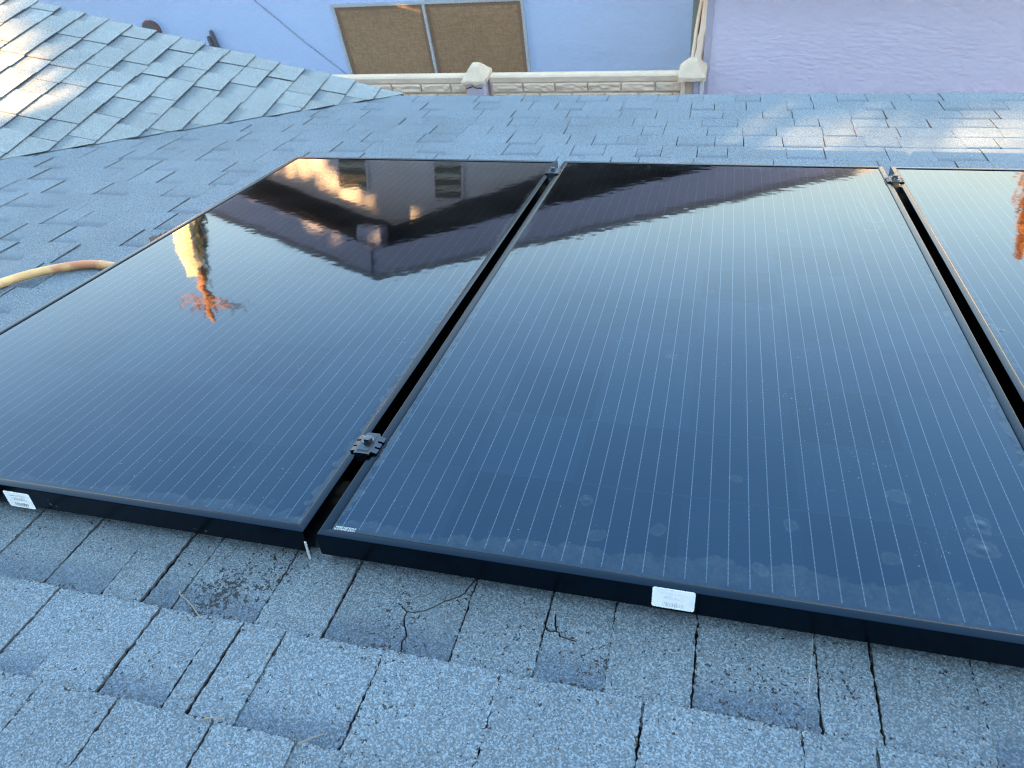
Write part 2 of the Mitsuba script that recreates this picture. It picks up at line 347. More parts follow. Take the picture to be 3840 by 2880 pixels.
TABS = []     # (holder, mesh, uv, seen size)
_cam_r = np.cross(FWD, CAMERA_UP); _cam_r /= np.linalg.norm(_cam_r); _cam_u = np.cross(_cam_r, FWD)
def pixel_area(W, f):
    d = W - CAM; z = d @ FWD
    if (z < 0.1).any(): return 0.0
    x, y = d @ _cam_r / z * 1.4172, d @ _cam_u / z * 1.4172
    if not ((np.abs(x) < 1) & (np.abs(y) < 0.75)).any(): return 0.0
    x, y = np.clip(x, -1, 1), np.clip(y, -.75, .75)
    t = np.stack([x, y], -1)[f]
    return float(np.abs((t[:, 1, 0] - t[:, 0, 0]) * (t[:, 2, 1] - t[:, 0, 1]) - (t[:, 2, 0] - t[:, 0, 0]) * (t[:, 1, 1] - t[:, 0, 1])).sum()) * 512 * 512 / 2

panel_zone = sbox(-1.0, 0.06, 2.0, 1.76)
def add_tab(holder, poly, u0, u1, v0, v1, banded, lift, mapping, near, r, thick=0.0042, res=None, hide=None):
    if hide is not None and hide.contains(poly): return
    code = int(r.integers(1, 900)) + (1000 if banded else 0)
    if near: poly = jag(poly, 0.005, 0.0008, r)
    elif near is None: pass
    got = shingle(poly, u0, u1, v0, v1, code, thick, lift, mapping, res, sag=r.normal() * 0.0006, curl=max(0, r.normal()) * 0.0016)
    if got is None: return
    (W, F), uv = got
    TABS.append([holder, (W, F), uv, pixel_area(W, F)])

r1 = np.random.default_rng(11)
# butt edges of the courses, upslope to downslope (measured)
rows = [-0.66, -0.525, -0.390, -0.2545, -0.1195]
n_mid = 15
rows += list(np.linspace(-0.1195, 2.072, n_mid + 1)[1:]) + [2.227, 2.375, 2.513, 2.653, 2.801, 2.966, V_EAVE]
# joints of the nearest courses as in the photograph: (position, tab to its right has a dark band)
near_joints = {
    -0.1195: [(-0.62, 0), (-0.515, 1), (-0.400, 1), (-0.300, 0), (-0.229, 1), (-0.181, 1), (-0.050, 0), (0.053, 1), (0.229, 0), (0.337, 1), (0.423, 0), (0.529, 1), (0.670, 0), (0.732, 0), (0.843, 1), (0.95, 0), (1.06, 1), (1.15, 0)],
    -0.2545: [(-0.56, 1), (-0.43, 0), (-0.36, 1), (-0.293, 0), (-0.189, 1), (-0.095, 0), (-0.058, 0), (0.006, 1), (0.146, 0), (0.300, 0), (0.472, 0), (0.647, 1), (0.721, 0), (0.815, 1), (0.93, 0), (1.02, 1)],
    -0.390: [(-0.60, 0), (-0.47, 1), (-0.38, 0), (-0.262, 0), (-0.148, 0), (-0.015, 0), (0.095, 1), (0.156, 0), (0.30, 1), (0.42, 0), (0.58, 0), (0.70, 1), (0.85, 0), (0.98, 1)]}
# the course above the panels' lower rail shows the row whose butt edge is -0.1195; the next one is half under the panels
cracks = [[(0.226, 0.019), (0.216, -0.011), (0.187, -0.034), (0.172, -0.048), (0.149, -0.054), (0.139, -0.047)], [(0.149, -0.054), (0.150, -0.068), (0.162, -0.086), (0.161, -0.101), (0.166, -0.119)],
          [(0.346, -0.018), (0.353, -0.043), (0.366, -0.051), (0.380, -0.053)], [(0.338, -0.04), (0.345, -0.045), (0.352, -0.043)]]
crack_area = unary_union([LineString([(x + random.gauss(0, 0.0008), y + random.gauss(0, 0.0008)) for t in np.linspace(0, 1, 14) for x, y in [LineString(c).interpolate(t, normalized=True).coords[0]]]).buffer(0.0011, cap_style=2) for c in cracks])

# region of the main slope that is roofed here: right of the valley
x0, y0 = plan_to_uv(*VNEAR); x1, y1 = plan_to_uv(*VFAR)
main_zone = Polygon([(x0, y0), (x1, y1), (x1, 3.3), (5.2, 3.3), (5.2, -0.8), (x0, -0.8)])
VIEW = Polygon([(-0.95, -0.55), (1.45, -0.55), (1.9, 0.0), (3.6, 3.2), (-1.6, 3.2), (-4.6, 0.9), (-3.2, 0.3), (-1.6, -0.25)])
for k in range(len(rows) - 1):
    up, lo = rows[k], rows[k + 1]
    if k + 1 < len(rows) and lo < -0.38 and lo not in near_joints:
        pass
    v_up = up - 0.030                      # tucked under the course above
    j = near_joints.get(lo if abs(lo) < 5 else None)
    # a course of butt edge lo shows between up and lo; joints are listed by the butt edge of the course ABOVE the exposed part
    if abs(lo - 0.0266) < 0.02: j = near_joints[-0.1195]
    elif abs(lo + 0.1195) < 1e-6: j = near_joints[-0.2545]
    elif abs(lo + 0.2545) < 1e-6: j = near_joints[-0.390]
    else: j = None
    near = lo < 0.2
    if j is None:
        u = -5.2 + r1.uniform(0, 0.15); j = []; b = 0
        while u < 5.2:
            j.append((u, b)); u += r1.uniform(0.085, 0.155) if b else r1.uniform(0.10, 0.245)
            b = 1 - b if r1.random() < 0.82 else b
    for (u0, b), (u1, _) in zip(j, j[1:]):
        gap = (0.0005 + 0.0012 * r1.random() ** 2) if near else 0.0010
        wob = r1.normal(size=4) * 0.0012
        lo_ = lo + (0 if near else r1.normal() * 0.0022)
        poly = Polygon([(u0 + gap + wob[0], v_up), (u1 - gap + wob[1], v_up), (u1 - gap + wob[2], lo_), (u0 + gap + wob[3], lo_)])
        if not VIEW.intersects(poly): continue
        near_valley = False
        clipped = poly.intersection(main_zone)
        if clipped.is_empty: continue
        if near and crack_area.intersects(clipped): clipped = clipped.difference(crack_area)
        lift = 0.0 if b else 0.0022
        m = lambda u, v, h: P(u, v, H0 + h)
        add_tab('house__roof', max(getattr(clipped, 'geoms', [clipped]), key=lambda q: q.area) if not (near and crack_area.intersects(poly)) else clipped, u0, u1, up - 0.0, lo_, b, lift, m,
                near if not crack_area.intersects(poly) else None, r1, hide=panel_zone)

# side slope: courses run away from the camera; it ends in a rake edge at the far side
r2 = np.random.default_rng(23)
RAKE = lambda x: 3.035 + (VB[0] - x) * 0.044
fa, fb = plan_to_ab(*(VB + vdir * 0.02)); na, nb = plan_to_ab(*VNEAR)
exposure2 = 0.1455
b_first = (-1.687 - VB[0]) / C2
courses2 = [b_first + (i - 34) * exposure2 for i in range(0, 45)]
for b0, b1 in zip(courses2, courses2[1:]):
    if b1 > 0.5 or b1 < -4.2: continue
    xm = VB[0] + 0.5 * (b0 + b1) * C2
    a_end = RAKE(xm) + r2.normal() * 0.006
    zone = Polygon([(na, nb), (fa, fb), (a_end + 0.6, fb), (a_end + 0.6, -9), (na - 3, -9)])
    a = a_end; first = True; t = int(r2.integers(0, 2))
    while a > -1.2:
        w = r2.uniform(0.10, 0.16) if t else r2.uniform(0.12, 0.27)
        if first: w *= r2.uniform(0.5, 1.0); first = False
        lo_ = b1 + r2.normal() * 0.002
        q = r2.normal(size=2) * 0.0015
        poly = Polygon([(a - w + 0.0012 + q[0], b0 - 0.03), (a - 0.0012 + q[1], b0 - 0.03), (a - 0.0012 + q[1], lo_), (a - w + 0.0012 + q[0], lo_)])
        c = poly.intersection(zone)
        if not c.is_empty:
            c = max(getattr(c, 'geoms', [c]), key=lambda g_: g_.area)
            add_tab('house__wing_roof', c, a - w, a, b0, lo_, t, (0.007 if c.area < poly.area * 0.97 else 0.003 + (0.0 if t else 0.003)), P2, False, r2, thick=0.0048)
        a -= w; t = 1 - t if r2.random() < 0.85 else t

# the decks below
def poly_plate(pts, mapping, h, t):
    m = trimesh.creation.extrude_polygon(Polygon(pts), t, engine='earcut')
    m.vertices = mapping(m.vertices[:, 0], m.vertices[:, 1], h - t + m.vertices[:, 2]); m.fix_normals(); return m
put('house__roof', poly_plate([(x0, y0), (x1 - 0.27 * vdir[0], y1 - 0.27 * vdir[1]), (-1.15, V_EAVE - 0.02), (5.2, V_EAVE - 0.02), (5.2, -4.0), (x0 - 2.0, -4.0), (x0 - 2, y0 - 1.6)], lambda u, v, h: P(u, v, H0 + h), -0.0105, 0.09), 'mat_felt')
lab('house__roof', 'main roof slope under the panels, falling to the far eave')
put('house__wing_roof', poly_plate([(na, nb), (fa - 0.02, fb - 0.02), (3.0, 0.0), (3.03, -1.0), (3.11, -3.0), (3.16, -4.3), (-1.5, -4.3)], P2, -0.004, 0.09), 'mat_felt')
lab('house__wing_roof', 'side roof slope at upper left rising to the left of the valley, partly sunlit')

TABS.sort(key=lambda t: -t[3])
field = {}
_n = 0
for holder, (W, F), uv, area in TABS:
    if area > 0 and _n < 300:
        _n += 1
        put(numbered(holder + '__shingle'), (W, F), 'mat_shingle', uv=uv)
    else:
        field.setdefault(holder, []).append((W, F, uv))
for holder, ms in field.items():
    off = np.cumsum([0] + [len(m[0]) for m in ms[:-1]])
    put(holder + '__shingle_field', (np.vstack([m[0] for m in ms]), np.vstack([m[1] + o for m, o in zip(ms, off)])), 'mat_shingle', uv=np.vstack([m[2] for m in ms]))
    lab(holder + '__shingle_field', kind='stuff')
# fascia board, drip edge and the walls under the roof
fz = roof1_z(0, V_EAVE * CP) - 0.03
part('house', 'fascia', bx(-1.1, 5.2, V_EAVE * CP - 0.06, V_EAVE * CP - 0.03, fz - 0.24, fz - 0.06), 'mat_white_trim')
part('house', 'wall', bx(-5.5, 5.2, 2.45, 2.6, GZ, fz - 0.14), 'mat_lavender_stucco')

# ------------------------------------------------------------------ solar panels
LIP, GLASS_H = 0.0150, -0.0028
PROFILE = [(0.0022, -0.0400), (0.0, -0.0385), (0.0, -0.0016), (0.0006, -0.0004), (0.0018, 0.0), (0.0116, 0.0), (0.0146, -0.0011), (LIP, -0.0018), (LIP, -0.0046), (0.0030, -0.0046), (0.0030, -0.0400)]
def rail_mesh(u0, v0, u1, v1, sidei):
    """One mitred side of a panel's frame: side 0 near, 1 right, 2 far, 3 left."""
    pr = np.array(PROFILE); d, h = pr[:, 0], pr[:, 1]
    if sidei == 0: a, b = P(u0 + d, v0 + d, h), P(u1 - d, v0 + d, h)
    if sidei == 1: a, b = P(u1 - d, v0 + d, h), P(u1 - d, v1 - d, h)
    if sidei == 2: a, b = P(u1 - d, v1 - d, h), P(u0 + d, v1 - d, h)
    if sidei == 3: a, b = P(u0 + d, v1 - d, h), P(u0 + d, v0 + d, h)
    n = len(pr); v = np.vstack([a, b]); f = []
    for i in range(n):
        k = (i + 1) % n
        f += [[i, i + n, k + n], [i, k + n, k]]
    m = trimesh.Trimesh(v, np.array(f), process=False)
    # ends
    m.fix_normals(); return m
panel_labels = ['black framed solar panel at left with drops in its near corner, mirroring a gabled house', 'black framed solar panel in the middle, seen across its whole width', 'black framed solar panel at the right edge, only its left part in view']
PANELS = []
for i, lb in zip((-1, 0, 1), panel_labels):
    key = numbered('solar_panel'); PANELS.append(key)
    u0, u1 = i * PITCH_U, i * PITCH_U + PW
    for s in range(4): part(key, 'frame_rail', rail_mesh(u0, 0, u1, PL, s), 'mat_frame', smooth=35)
    gm = bx(u0 + LIP - 0.004, u1 - LIP + 0.004, LIP - 0.004, PL - LIP + 0.004, GLASS_H - 0.0035, GLASS_H)
    part(key, 'glass', onroof(gm), 'mat_glass')
    lab(key, lb, 'solar panel')

def rounded(w, h, r):
    return sbox(r - w / 2, r - h / 2, w / 2 - r, h / 2 - r).buffer(r, quad_segs=6)
def sticker(panel, u, h, w, hh, lines, ink, seed):
    """A white label on the near side of a frame, mounted upside down."""
    base = trimesh.creation.extrude_polygon(rounded(w, hh, 0.0035), 0.0004, engine='earcut')
    tf = np.eye(4); tf[:3, :3] = np.array([[1, 0, 0], [0, 0, -1], [0, 1, 0]])      # sticker plane -> the frame's near face
    def stick(m, lift):
        m = m.copy(); m.apply_translation((0, 0, lift)); m.apply_transform(tf); m.apply_translation((u, -0.0003, h)); return onroof(m)
    key = part(panel, 'sticker', stick(base, 0.0), 'mat_sticker')
    lab(key, 'white bar code sticker on the near edge of the frame')
    prints = []
    for text, y, size, shift in lines:
        m = meshkit.text_mesh(text, size, 0.0001)
        m.apply_translation((-(m.bounds[0] + m.bounds[1])[0] / 2, -(m.bounds[0] + m.bounds[1])[1] / 2, 0))
        m.vertices[:, :2] *= -1
        m.apply_translation((shift, y, 0)); prints.append(m)
    put(key + '__lettering', stick(cat(*prints), 0.0004), ink)
    rr = random.Random(seed); x = -w * 0.25; bars = []
    while x < w * 0.27:
        b = rr.choice((0.0005, 0.0008, 0.0014)); bars.append(bx(x, x + b, -hh * 0.40, -hh * 0.20, 0, 0.0001)); x += b + rr.choice((0.0005, 0.0009, 0.0013))
    put(key + '__bar_code', stick(cat(*bars), 0.0004), ink)
sticker(PANELS[0], -0.5365, -0.0275, 0.0515, 0.0325, [('7.7446107372101T1', 0.0085, 0.0022, -0.001), ('31063077832M', 0.0030, 0.0022, 0.001), ('SL3318H6LBMAP', 0.0000, 0.0022, 0.002)], 'mat_ink', 4)
sticker(PANELS[1], 0.4955, -0.0165, 0.0530, 0.0355, [('7.7446107372101T1', 0.0085, 0.0022, 0), ('31063077838M', 0.0030, 0.0022, 0), ('SL3318H6LBMAP', 0.0000, 0.0022, 0)], 'mat_faded_ink', 9)
ser = []
for text, dy, x in (('21083010B34', 0.0041, 0.001), ('4411S 021B6117A', 0.0, 0.0)):
    m = meshkit.text_mesh(text, 0.0030, 0.0001, bold=True); w = m.bounds[1][0]
    m.vertices[:, 0] *= 0.032 / w; m.vertices[:, :2] *= -1; m.apply_translation((0.050 + x, 0.0198 + dy, GLASS_H)); ser.append(m)
k_ = part(PANELS[1], 'serial_print', onroof(cat(*ser)), 'mat_serial'); lab(k_, 'pale serial number printed upside down in the near left corner')
# bare rounded corner of the left panel's frame
cm = trimesh.creation.capsule(height=0.033, radius=0.0019, count=[8, 10]); cm.apply_translation((-GAP - 0.0013, 0.0005, -0.0205 - 0.0165))
k_ = part(PANELS[0], 'frame_corner', onroof(cm), 'mat_bare_metal', smooth=True); lab(k_, 'bright worn corner of the black frame')

# chips in the black finish of the left panel's near side
chips = []
for u, h, w, hh, sd in ((-0.4735, -0.0265, 0.0070, 0.0085, 1), (-0.4640, -0.0285, 0.0060, 0.0035, 2), (-0.4745, -0.0170, 0.0050, 0.0022, 3), (-0.1900, -0.0300, 0.0050, 0.0040, 4), (-0.2080, -0.0290, 0.0095, 0.0010, 5)):
    rc = np.random.default_rng(sd); a = np.sort(rc.uniform(0, 6.283, 9)); rr = rc.uniform(0.45, 1.0, 9)
    m = trimesh.creation.extrude_polygon(Polygon(np.stack([np.cos(a) * rr * w / 2, np.sin(a) * rr * hh / 2], -1)).buffer(0), 0.0002, engine='earcut')
    tf = np.eye(4); tf[:3, :3] = np.array([[1, 0, 0], [0, 0, -1], [0, 1, 0]]); m.apply_transform(tf); m.apply_translation((u, -0.0001, h)); chips.append(m)
scene['mat_chip'] = diffuse_like((0.06, 0.052, 0.05), 0.8)
k_ = part(PANELS[0], 'chipped_finish', onroof(cat(*chips)), 'mat_chip'); lab(k_, 'grey chips in the black finish of the near edge', kind='stuff')

# ------------------------------------------------------------------ clamps in the gaps
def clamp_parts():
    pts = [(-0.0125, -0.028), (0.0125, -0.028)]
    right = [(0.0125, -0.021), (0.0225, -0.021), (0.0232, -0.0125), (0.0150, -0.0125), (0.0142, -0.0065), (0.0222, -0.0065), (0.0222, 0.0020), (0.0142, 0.0020), (0.0142, 0.0085), (0.0232, 0.0085), (0.0225, 0.0175), (0.0130, 0.0185)]
    outline = Polygon(pts + right + [(0.010, 0.024), (-0.010, 0.024)] + [(-x, y) for x, y in right[::-1]]).buffer(0.0011, quad_segs=3)
    plate = trimesh.creation.extrude_polygon(outline, 0.0030, engine='earcut')
    plate = plate.subdivide_to_size(0.004)
    x = np.abs(plate.vertices[:, 0]); plate.vertices[:, 2] += 0.0030 * (1 - np.clip((x - 0.006) / 0.016, 0, 1) ** 1.6) + 0.0006
    hub = trimesh.convex.convex_hull(np.vstack([np.array([[sx * w, y, z] for sx in (-1, 1) for w, y, z in ((0.0105, -0.026, 0.003), (0.0105, 0.022, 0.003), (0.0088, -0.022, 0.0085), (0.0088, 0.017, 0.0085))])]))
    lip = trimesh.convex.convex_hull(np.array([[sx * w, y, z] for sx in (-1, 1) for w, y, z in ((0.0088, -0.0285, 0.0045), (0.0100, -0.0310, -0.0100), (0.0088, -0.0245, 0.0070), (0.0100, -0.0275, -0.0100))]))
    stem = bx(-0.0045, 0.0045, -0.006, 0.006, -0.058, 0.004)
    body = cat(plate, hub, lip)
    flange = trimesh.creation.cylinder(radius=0.0098, height=0.0018, sections=28); flange.apply_translation((0, 0.001, 0.0094))
    head = trimesh.creation.cylinder(radius=0.0081, height=0.0062, sections=6); head.apply_translation((0, 0.001, 0.0130))
    dome = trimesh.convex.convex_hull(np.array([[r_ * math.cos(t_), r_ * math.sin(t_), z_] for r_, z_ in ((0.0045, 0.0170), (0.0066, 0.0163), (0.0072, 0.0150)) for t_ in np.linspace(0, 6.2832, 25)[:-1]])); dome.apply_translation((0, 0.001, 0))
    return body, cat(flange, head, dome), stem
cbody, cbolt, cstem = clamp_parts()
for (u, v), lb in zip([(-GAP / 2, 0.205), (-GAP / 2, 1.676), (PW + GAP / 2, 1.668)],
        ['nearest black toothed clamp, low in the gap between left and middle panels', 'black toothed clamp at the far end of the gap between left and middle panels', 'black toothed clamp with bolt in the gap at the right of the middle panel']):
    key = numbered('panel_clamp')
    for nm, m, mt in (('body', cbody, 'mat_clamp'), ('bolt', cbolt, 'mat_bolt'), ('stem', cstem, 'mat_clamp')):
        m = m.copy(); m.apply_translation((u, v, 0)); part(key, nm, onroof(m), mt, smooth=30)
    lab(key, lb, 'clamp', 'clamps holding the solar panels')
for v, lb in ((0.145, 'tan mounting rail seen through the gap near the lowest clamp'), (1.668, 'mounting rail hidden under the far ends of the panels')):
    key = numbered('mounting_rail')
    part(key, 'bar', onroof(bevel(-1.0, 2.0, v - 0.016, v + 0.016, -0.0595, -0.0415, 0.002)), 'mat_rail')
    part(key, 'flange', onroof(bx(-0.03, 0.01, v - 0.030, v - 0.018, -0.0590, -0.0500)), 'mat_rail')
    lab(key, lb, 'rail')

# ------------------------------------------------------------------ hose, leaf, straws
from scipy.interpolate import CubicSpline
hp = np.array([(-1.55, 0.30), (-1.46, 0.44), (-1.395, 0.585), (-1.355, 0.69), (-1.335, 0.745), (-1.29, 0.815), (-1.24, 0.862), (-1.19, 0.885), (-1.12, 0.878), (-1.06, 0.858), (-0.98, 0.80), (-0.88, 0.70)])
def px_hose():
    ctr = [(-1.62, 0.25, -.047), (-1.50, 0.44, -.047), (-1.418, 0.600, -.046), (-1.357, 0.722, -.045), (-1.318, 0.800, -.045), (-1.252, 0.862, -.045), (-1.185, 0.893, -.045), (-1.115, 0.890, -.045), (-1.045, 0.868, -.046), (-0.95, 0.80, -.047)]
    c = np.array(ctr); s = CubicSpline(np.arange(len(c)), c); q = s(np.linspace(0, len(c) - 1, 70))
    return P(q[:, 0], q[:, 1], q[:, 2])
put('hose', tube(px_hose(), 0.0122, 14), 'mat_hose', smooth=50)
lab('hose', 'weathered tan hose curving over the shingles to the left panel', 'hose')
lf = []
for i, (u, v) in enumerate([(-1.045, 0.985), (-1.062, 1.03), (-1.075, 1.06), (-1.035, 1.06)]):
    s = trimesh.creation.icosphere(subdivisions=2, radius=0.03); s.apply_scale((1.0, 1.2, 0.28))
    s.vertices += (meshkit.noise(s.vertices / 0.012, i)[:, None] - 0.5) * 0.018
    s.apply_transform(trimesh.transformations.rotation_matrix(0.5 * i, [0.2, 0.4, 1])); s.apply_translation((u, v, -0.048 + 0.004 * i)); lf.append(s)
put('dry_leaves', onroof(cat(*lf)), 'mat_dry_leaf', smooth=40); lab('dry_leaves', 'small clump of dry brown leaves caught against the left panel frame', 'leaves')
straw_spots = [([(-0.178, -0.092), (-0.168, -0.101), (-0.154, -0.107), (-0.137, -0.117), (-0.122, -0.126)], 'pale curled straw on the shingles below the left panel corner'),
               ([(-0.028, -0.259), (-0.015, -0.2545), (-0.002, -0.2525)], 'short pale straw lying along a shingle joint near the bottom'),
               ([(0.100, -0.260), (0.112, -0.252), (0.124, -0.243)], 'pale straw at a shingle corner near the bottom, right of the short straw'),
               ([(0.36, 1.955), (0.375, 1.985), (0.40, 2.00), (0.43, 2.035)], 'long bent straw on the shingles beyond the middle panel')]
for pts, lb in straw_spots:
    c = np.array(pts); s = CubicSpline(np.arange(len(c)), c); q = s(np.linspace(0, len(c) - 1, 16))
    hh = H0 + 0.0055 + 0.002 * np.sin(np.linspace(0, 3, 16))
    key = numbered('straw'); put(key, tube(P(q[:, 0], q[:, 1], hh), np.linspace(0.0009, 0.0005, 16), 6), 'mat_straw', smooth=60); lab(key, lb, 'straw')

# ------------------------------------------------------------------ concrete fence along the side yard, and its run between the houses
FY, FT = 4.48, -1.500
lab('concrete_fence', 'cream precast concrete fence with brick relief running across behind the eave', 'fence')
def fence_panel(xa, xb, seed):
    r = np.random.default_rng(seed)
    key = part('concrete_fence', 'fence_panel', bevel(xa, xb, FY + 0.012, FY + 0.075, GZ, FT, 0.006), 'mat_concrete')
    part(key.split('__')[0] + '__' + key.split('__')[1], 'top_rail', bevel(xa, xb, FY + 0.004, FY + 0.012 - 0.0005, FT - 0.045, FT - 0.004, 0.003), 'mat_concrete')
    z = FT - 0.046; row = 0
    while z > GZ + 0.1 and row < 8:
        x = xa + (0.0 if row % 2 else -0.0) + (0.115 if row % 2 else 0.0); first = x
        edges = [xa + 0.012] + [q for q in np.arange(xa + 0.012 + (0.12 if row % 2 else 0.235), xb - 0.03, 0.235)] + [xb - 0.004]
        for p, q in zip(edges, edges[1:]):
            m = bevel(p + 0.004, q - 0.004, FY - 0.004, FY + 0.0115, z - 0.069, z - 0.005, 0.007)
            m = m.subdivide_to_size(0.022)
            fr = m.vertices[:, 1] < FY + 0.002
            m.vertices[fr, 1] += (meshkit.noise(m.vertices[fr] / np.array([0.03, 1, 0.018]), seed + row) - 0.5) * 0.016
            if row < 3: put(numbered(key + '__brick'), m, 'mat_concrete', smooth=50)
            else: put(numbered(key + '__brick'), bevel(p + 0.006, q - 0.006, FY - 0.012, FY + 0.0115, z - 0.068, z - 0.006, 0.008), 'mat_concrete')
        z -= 0.074; row += 1
fence_panel(-2.62, -1.302, 3); fence_panel(-1.130, 0.238, 5)

def post_cap(x0_, x1_, y0_, y1_, z, hcap, seed, broken):
    """Chamfered pyramid cap with a small flat top; 'broken' chips its lower front edge."""
    cx, cy = (x0_ + x1_) / 2, (y0_ + y1_) / 2; r = 0.006
    ring = lambda k, zz: [[cx + (x - cx) * k, cy + (y - cy) * k, zz] for x, y in ((x0_, y0_ + r), (x0_ + r, y0_), (x1_ - r, y0_), (x1_, y0_ + r), (x1_, y1_ - r), (x1_ - r, y1_), (x0_ + r, y1_), (x0_, y1_ - r))]
    m = trimesh.convex.convex_hull(np.array(ring(1.0, z) + ring(1.0, z + 0.026) + ring(0.965, z + 0.032) + ring(0.30, z + hcap) + ring(0.12, z + hcap + 0.004)))
    m = m.subdivide_to_size(0.02)
    m.vertices += (meshkit.noise(m.vertices / 0.03, seed)[:, None] - 0.5) * 0.004
    if broken:
        lowf = (m.vertices[:, 1] < y0_ + 0.05) & (m.vertices[:, 2] < z + 0.02)
        m.vertices[lowf, 2] += 0.018 * meshkit.noise(m.vertices[lowf] / np.array([0.04, 9, 9]), seed)
    return m
# first post: worn lavender paint, cracked
key = 'concrete_fence__fence_post'
put(key, cat(bevel(-1.288, -1.150, FY - 0.075, FY + 0.085, GZ, FT - 0.004, 0.008)), 'mat_painted_post', smooth=30); _count[key] = 1
lab(key, 'cracked fence post with peeling lavender paint in the middle of the fence')
put(key + '__post_cap', post_cap(-1.308, -1.128, FY - 0.105, FY + 0.105, FT - 0.012, 0.105, 2, True), 'mat_concrete', smooth=25)
cr = [[(-1.289, -1.604), (-1.25, -1.603), (-1.205, -1.611), (-1.172, -1.62), (-1.157, -1.66), (-1.154, -1.80)], [(-1.205, -1.611), (-1.212, -1.632)], [(-1.284, -1.547), (-1.25, -1.538), (-1.235, -1.530), (-1.21, -1.545), (-1.165, -1.545)]]
put(key + '__crack', cat(*[tube([(x, FY - 0.0755, z) for x, z in LineString(c).segmentize(0.012).coords], 0.0042, 6) for c in cr]), 'mat_crack')
key = 'concrete_fence__fence_post_001'
put(key, bevel(0.232, 0.262, FY - 0.070, FY + 0.07, GZ, FT - 0.004, 0.004), 'mat_concrete', smooth=30)
lab(key, 'corner fence post beside the lavender wall')
put(key + '__core', bx(0.262, 0.318, FY - 0.030, FY + 0.068, GZ, FT - 0.006), 'mat_concrete')
put(key + '__painted_side', bevel(0.318, 0.356, FY - 0.062, FY + 0.066, GZ, FT - 0.008, 0.004), 'mat_lavender_trim')
put(key + '__painted_edge', bevel(0.357, 0.382, FY - 0.074, FY + 0.060, GZ, FT - 0.010, 0.004), 'mat_white_trim')
put(key + '__post_cap', post_cap(0.214, 0.394, FY - 0.10, FY + 0.10, FT, 0.105, 6, False), 'mat_concrete', smooth=25)
lab('side_fence', 'cream concrete fence run going away between the blue and lavender walls, split along its top', 'fence')
def away(x0_, x1_, dz, seed):
    m = bevel(x0_, x1_, FY + 0.11, 5.93, GZ, FT + dz, 0.008).subdivide_to_size(0.06)
    m.vertices[:, 0] += (meshkit.noise(m.vertices / np.array([9, 0.14, 9]), seed) - 0.5) * 0.010
    return m
part('side_fence', 'fence_panel', away(0.272, 0.297, -0.006, 1), 'mat_concrete', smooth=30)
part('side_fence', 'fence_panel', away(0.3035, 0.352, 0.004, 2), 'mat_concrete', smooth=30)

# ------------------------------------------------------------------ neighbouring houses
lab('blue_house', 'neighbouring house with shaded blue stucco wall and brown window screens', 'house')
AY = 6.0
put('blue_house__wall', bx(-12.0, 0.214, AY, AY + 7.5, GZ, -0.80), 'mat_blue_stucco')
part('blue_house', 'roof', bevel(-12.2, 0.26, AY - 0.35, AY + 7.7, -0.80, -0.66, 0.02), 'mat_flat_roof')
part('blue_house', 'corner_trim', bevel(0.2145, 0.268, AY - 0.03, AY + 0.06, GZ, -0.80, 0.004), 'mat_green_trim')
wk = numbered('blue_house__window')
def frame4(x0_, x1_, z0_, z1_, w, y0_, y1_):
    return cat(bevel(x0_, x0_ + w, y0_, y1_, z0_, z1_, .004), bevel(x1_ - w, x1_, y0_, y1_, z0_, z1_, .004), bx(x0_ + w, x1_ - w, y0_ + .002, y1_, z1_ - w, z1_ - .001), bx(x0_ + w, x1_ - w, y0_ + .002, y1_, z0_ + .001, z0_ + w))
put(wk, frame4(-3.035, -1.215, -2.62, -1.525, 0.026, AY - 0.030, AY - 0.001), 'mat_window_frame')
lab(wk, 'wide white framed window behind the fence, covered by brown sun screens')
put(wk + '__mullion', bevel(-2.147, -2.121, AY - 0.034, AY - 0.002, -2.594, -1.551, .003), 'mat_window_frame')
for a, b in ((-3.009, -2.147), (-2.121, -1.241)):
    put(numbered(wk + '__sun_screen'), bx(a, b, AY - 0.014, AY - 0.002, -2.594, -1.551), 'mat_screen')
    put(numbered(wk + '__screen_border'), frame4(a + 0.003, b - 0.003, -2.59, -1.555, 0.030, AY - 0.018, AY - 0.0145), 'mat_screen_border')
part('blue_house', 'cable', tube([(x, AY - 0.006, z) for x, z in ((-4.05, -1.22), (-3.809, -1.466), (-3.62, -1.66), (-3.44, -1.85), (-3.25, -2.03), (-3.066, -2.205), (-2.95, -2.33))], 0.0045, 6), 'mat_cable', smooth=60)
# wall fixtures peeking over the rake
lab('wall_lamp', 'round dark wall lamp with reddish rim on the blue wall behind the side roof', 'lamp')
cyl = trimesh.creation.cylinder(radius=0.085, height=0.05, sections=40); cyl.apply_transform(trimesh.transformations.rotation_matrix(math.pi / 2, [1, 0, 0])); cyl.apply_translation((-5.06, AY - 0.026, -1.697))
put('wall_lamp__body', cyl, 'mat_fixture', smooth=30)
tor = trimesh.creation.torus(0.088, 0.010, 40, 10); tor.apply_transform(trimesh.transformations.rotation_matrix(math.pi / 2, [1, 0, 0])); tor.apply_translation((-5.06, AY - 0.04, -1.697))
put('wall_lamp__rim', tor, 'mat_red_rim', smooth=True)
lab('wall_pipes', 'pair of short grey pipes on the blue wall seen above the side roof edge', 'pipes')
for x, zt in ((-4.395, -1.718), (-4.447, -1.772)):
    part('wall_pipes', 'pipe', tube([(x, AY - 0.03, -2.6), (x, AY - 0.03, zt - 0.02), (x, AY - 0.03, zt)], [0.022, 0.022, 0.015], 12), 'mat_fixture', smooth=40)

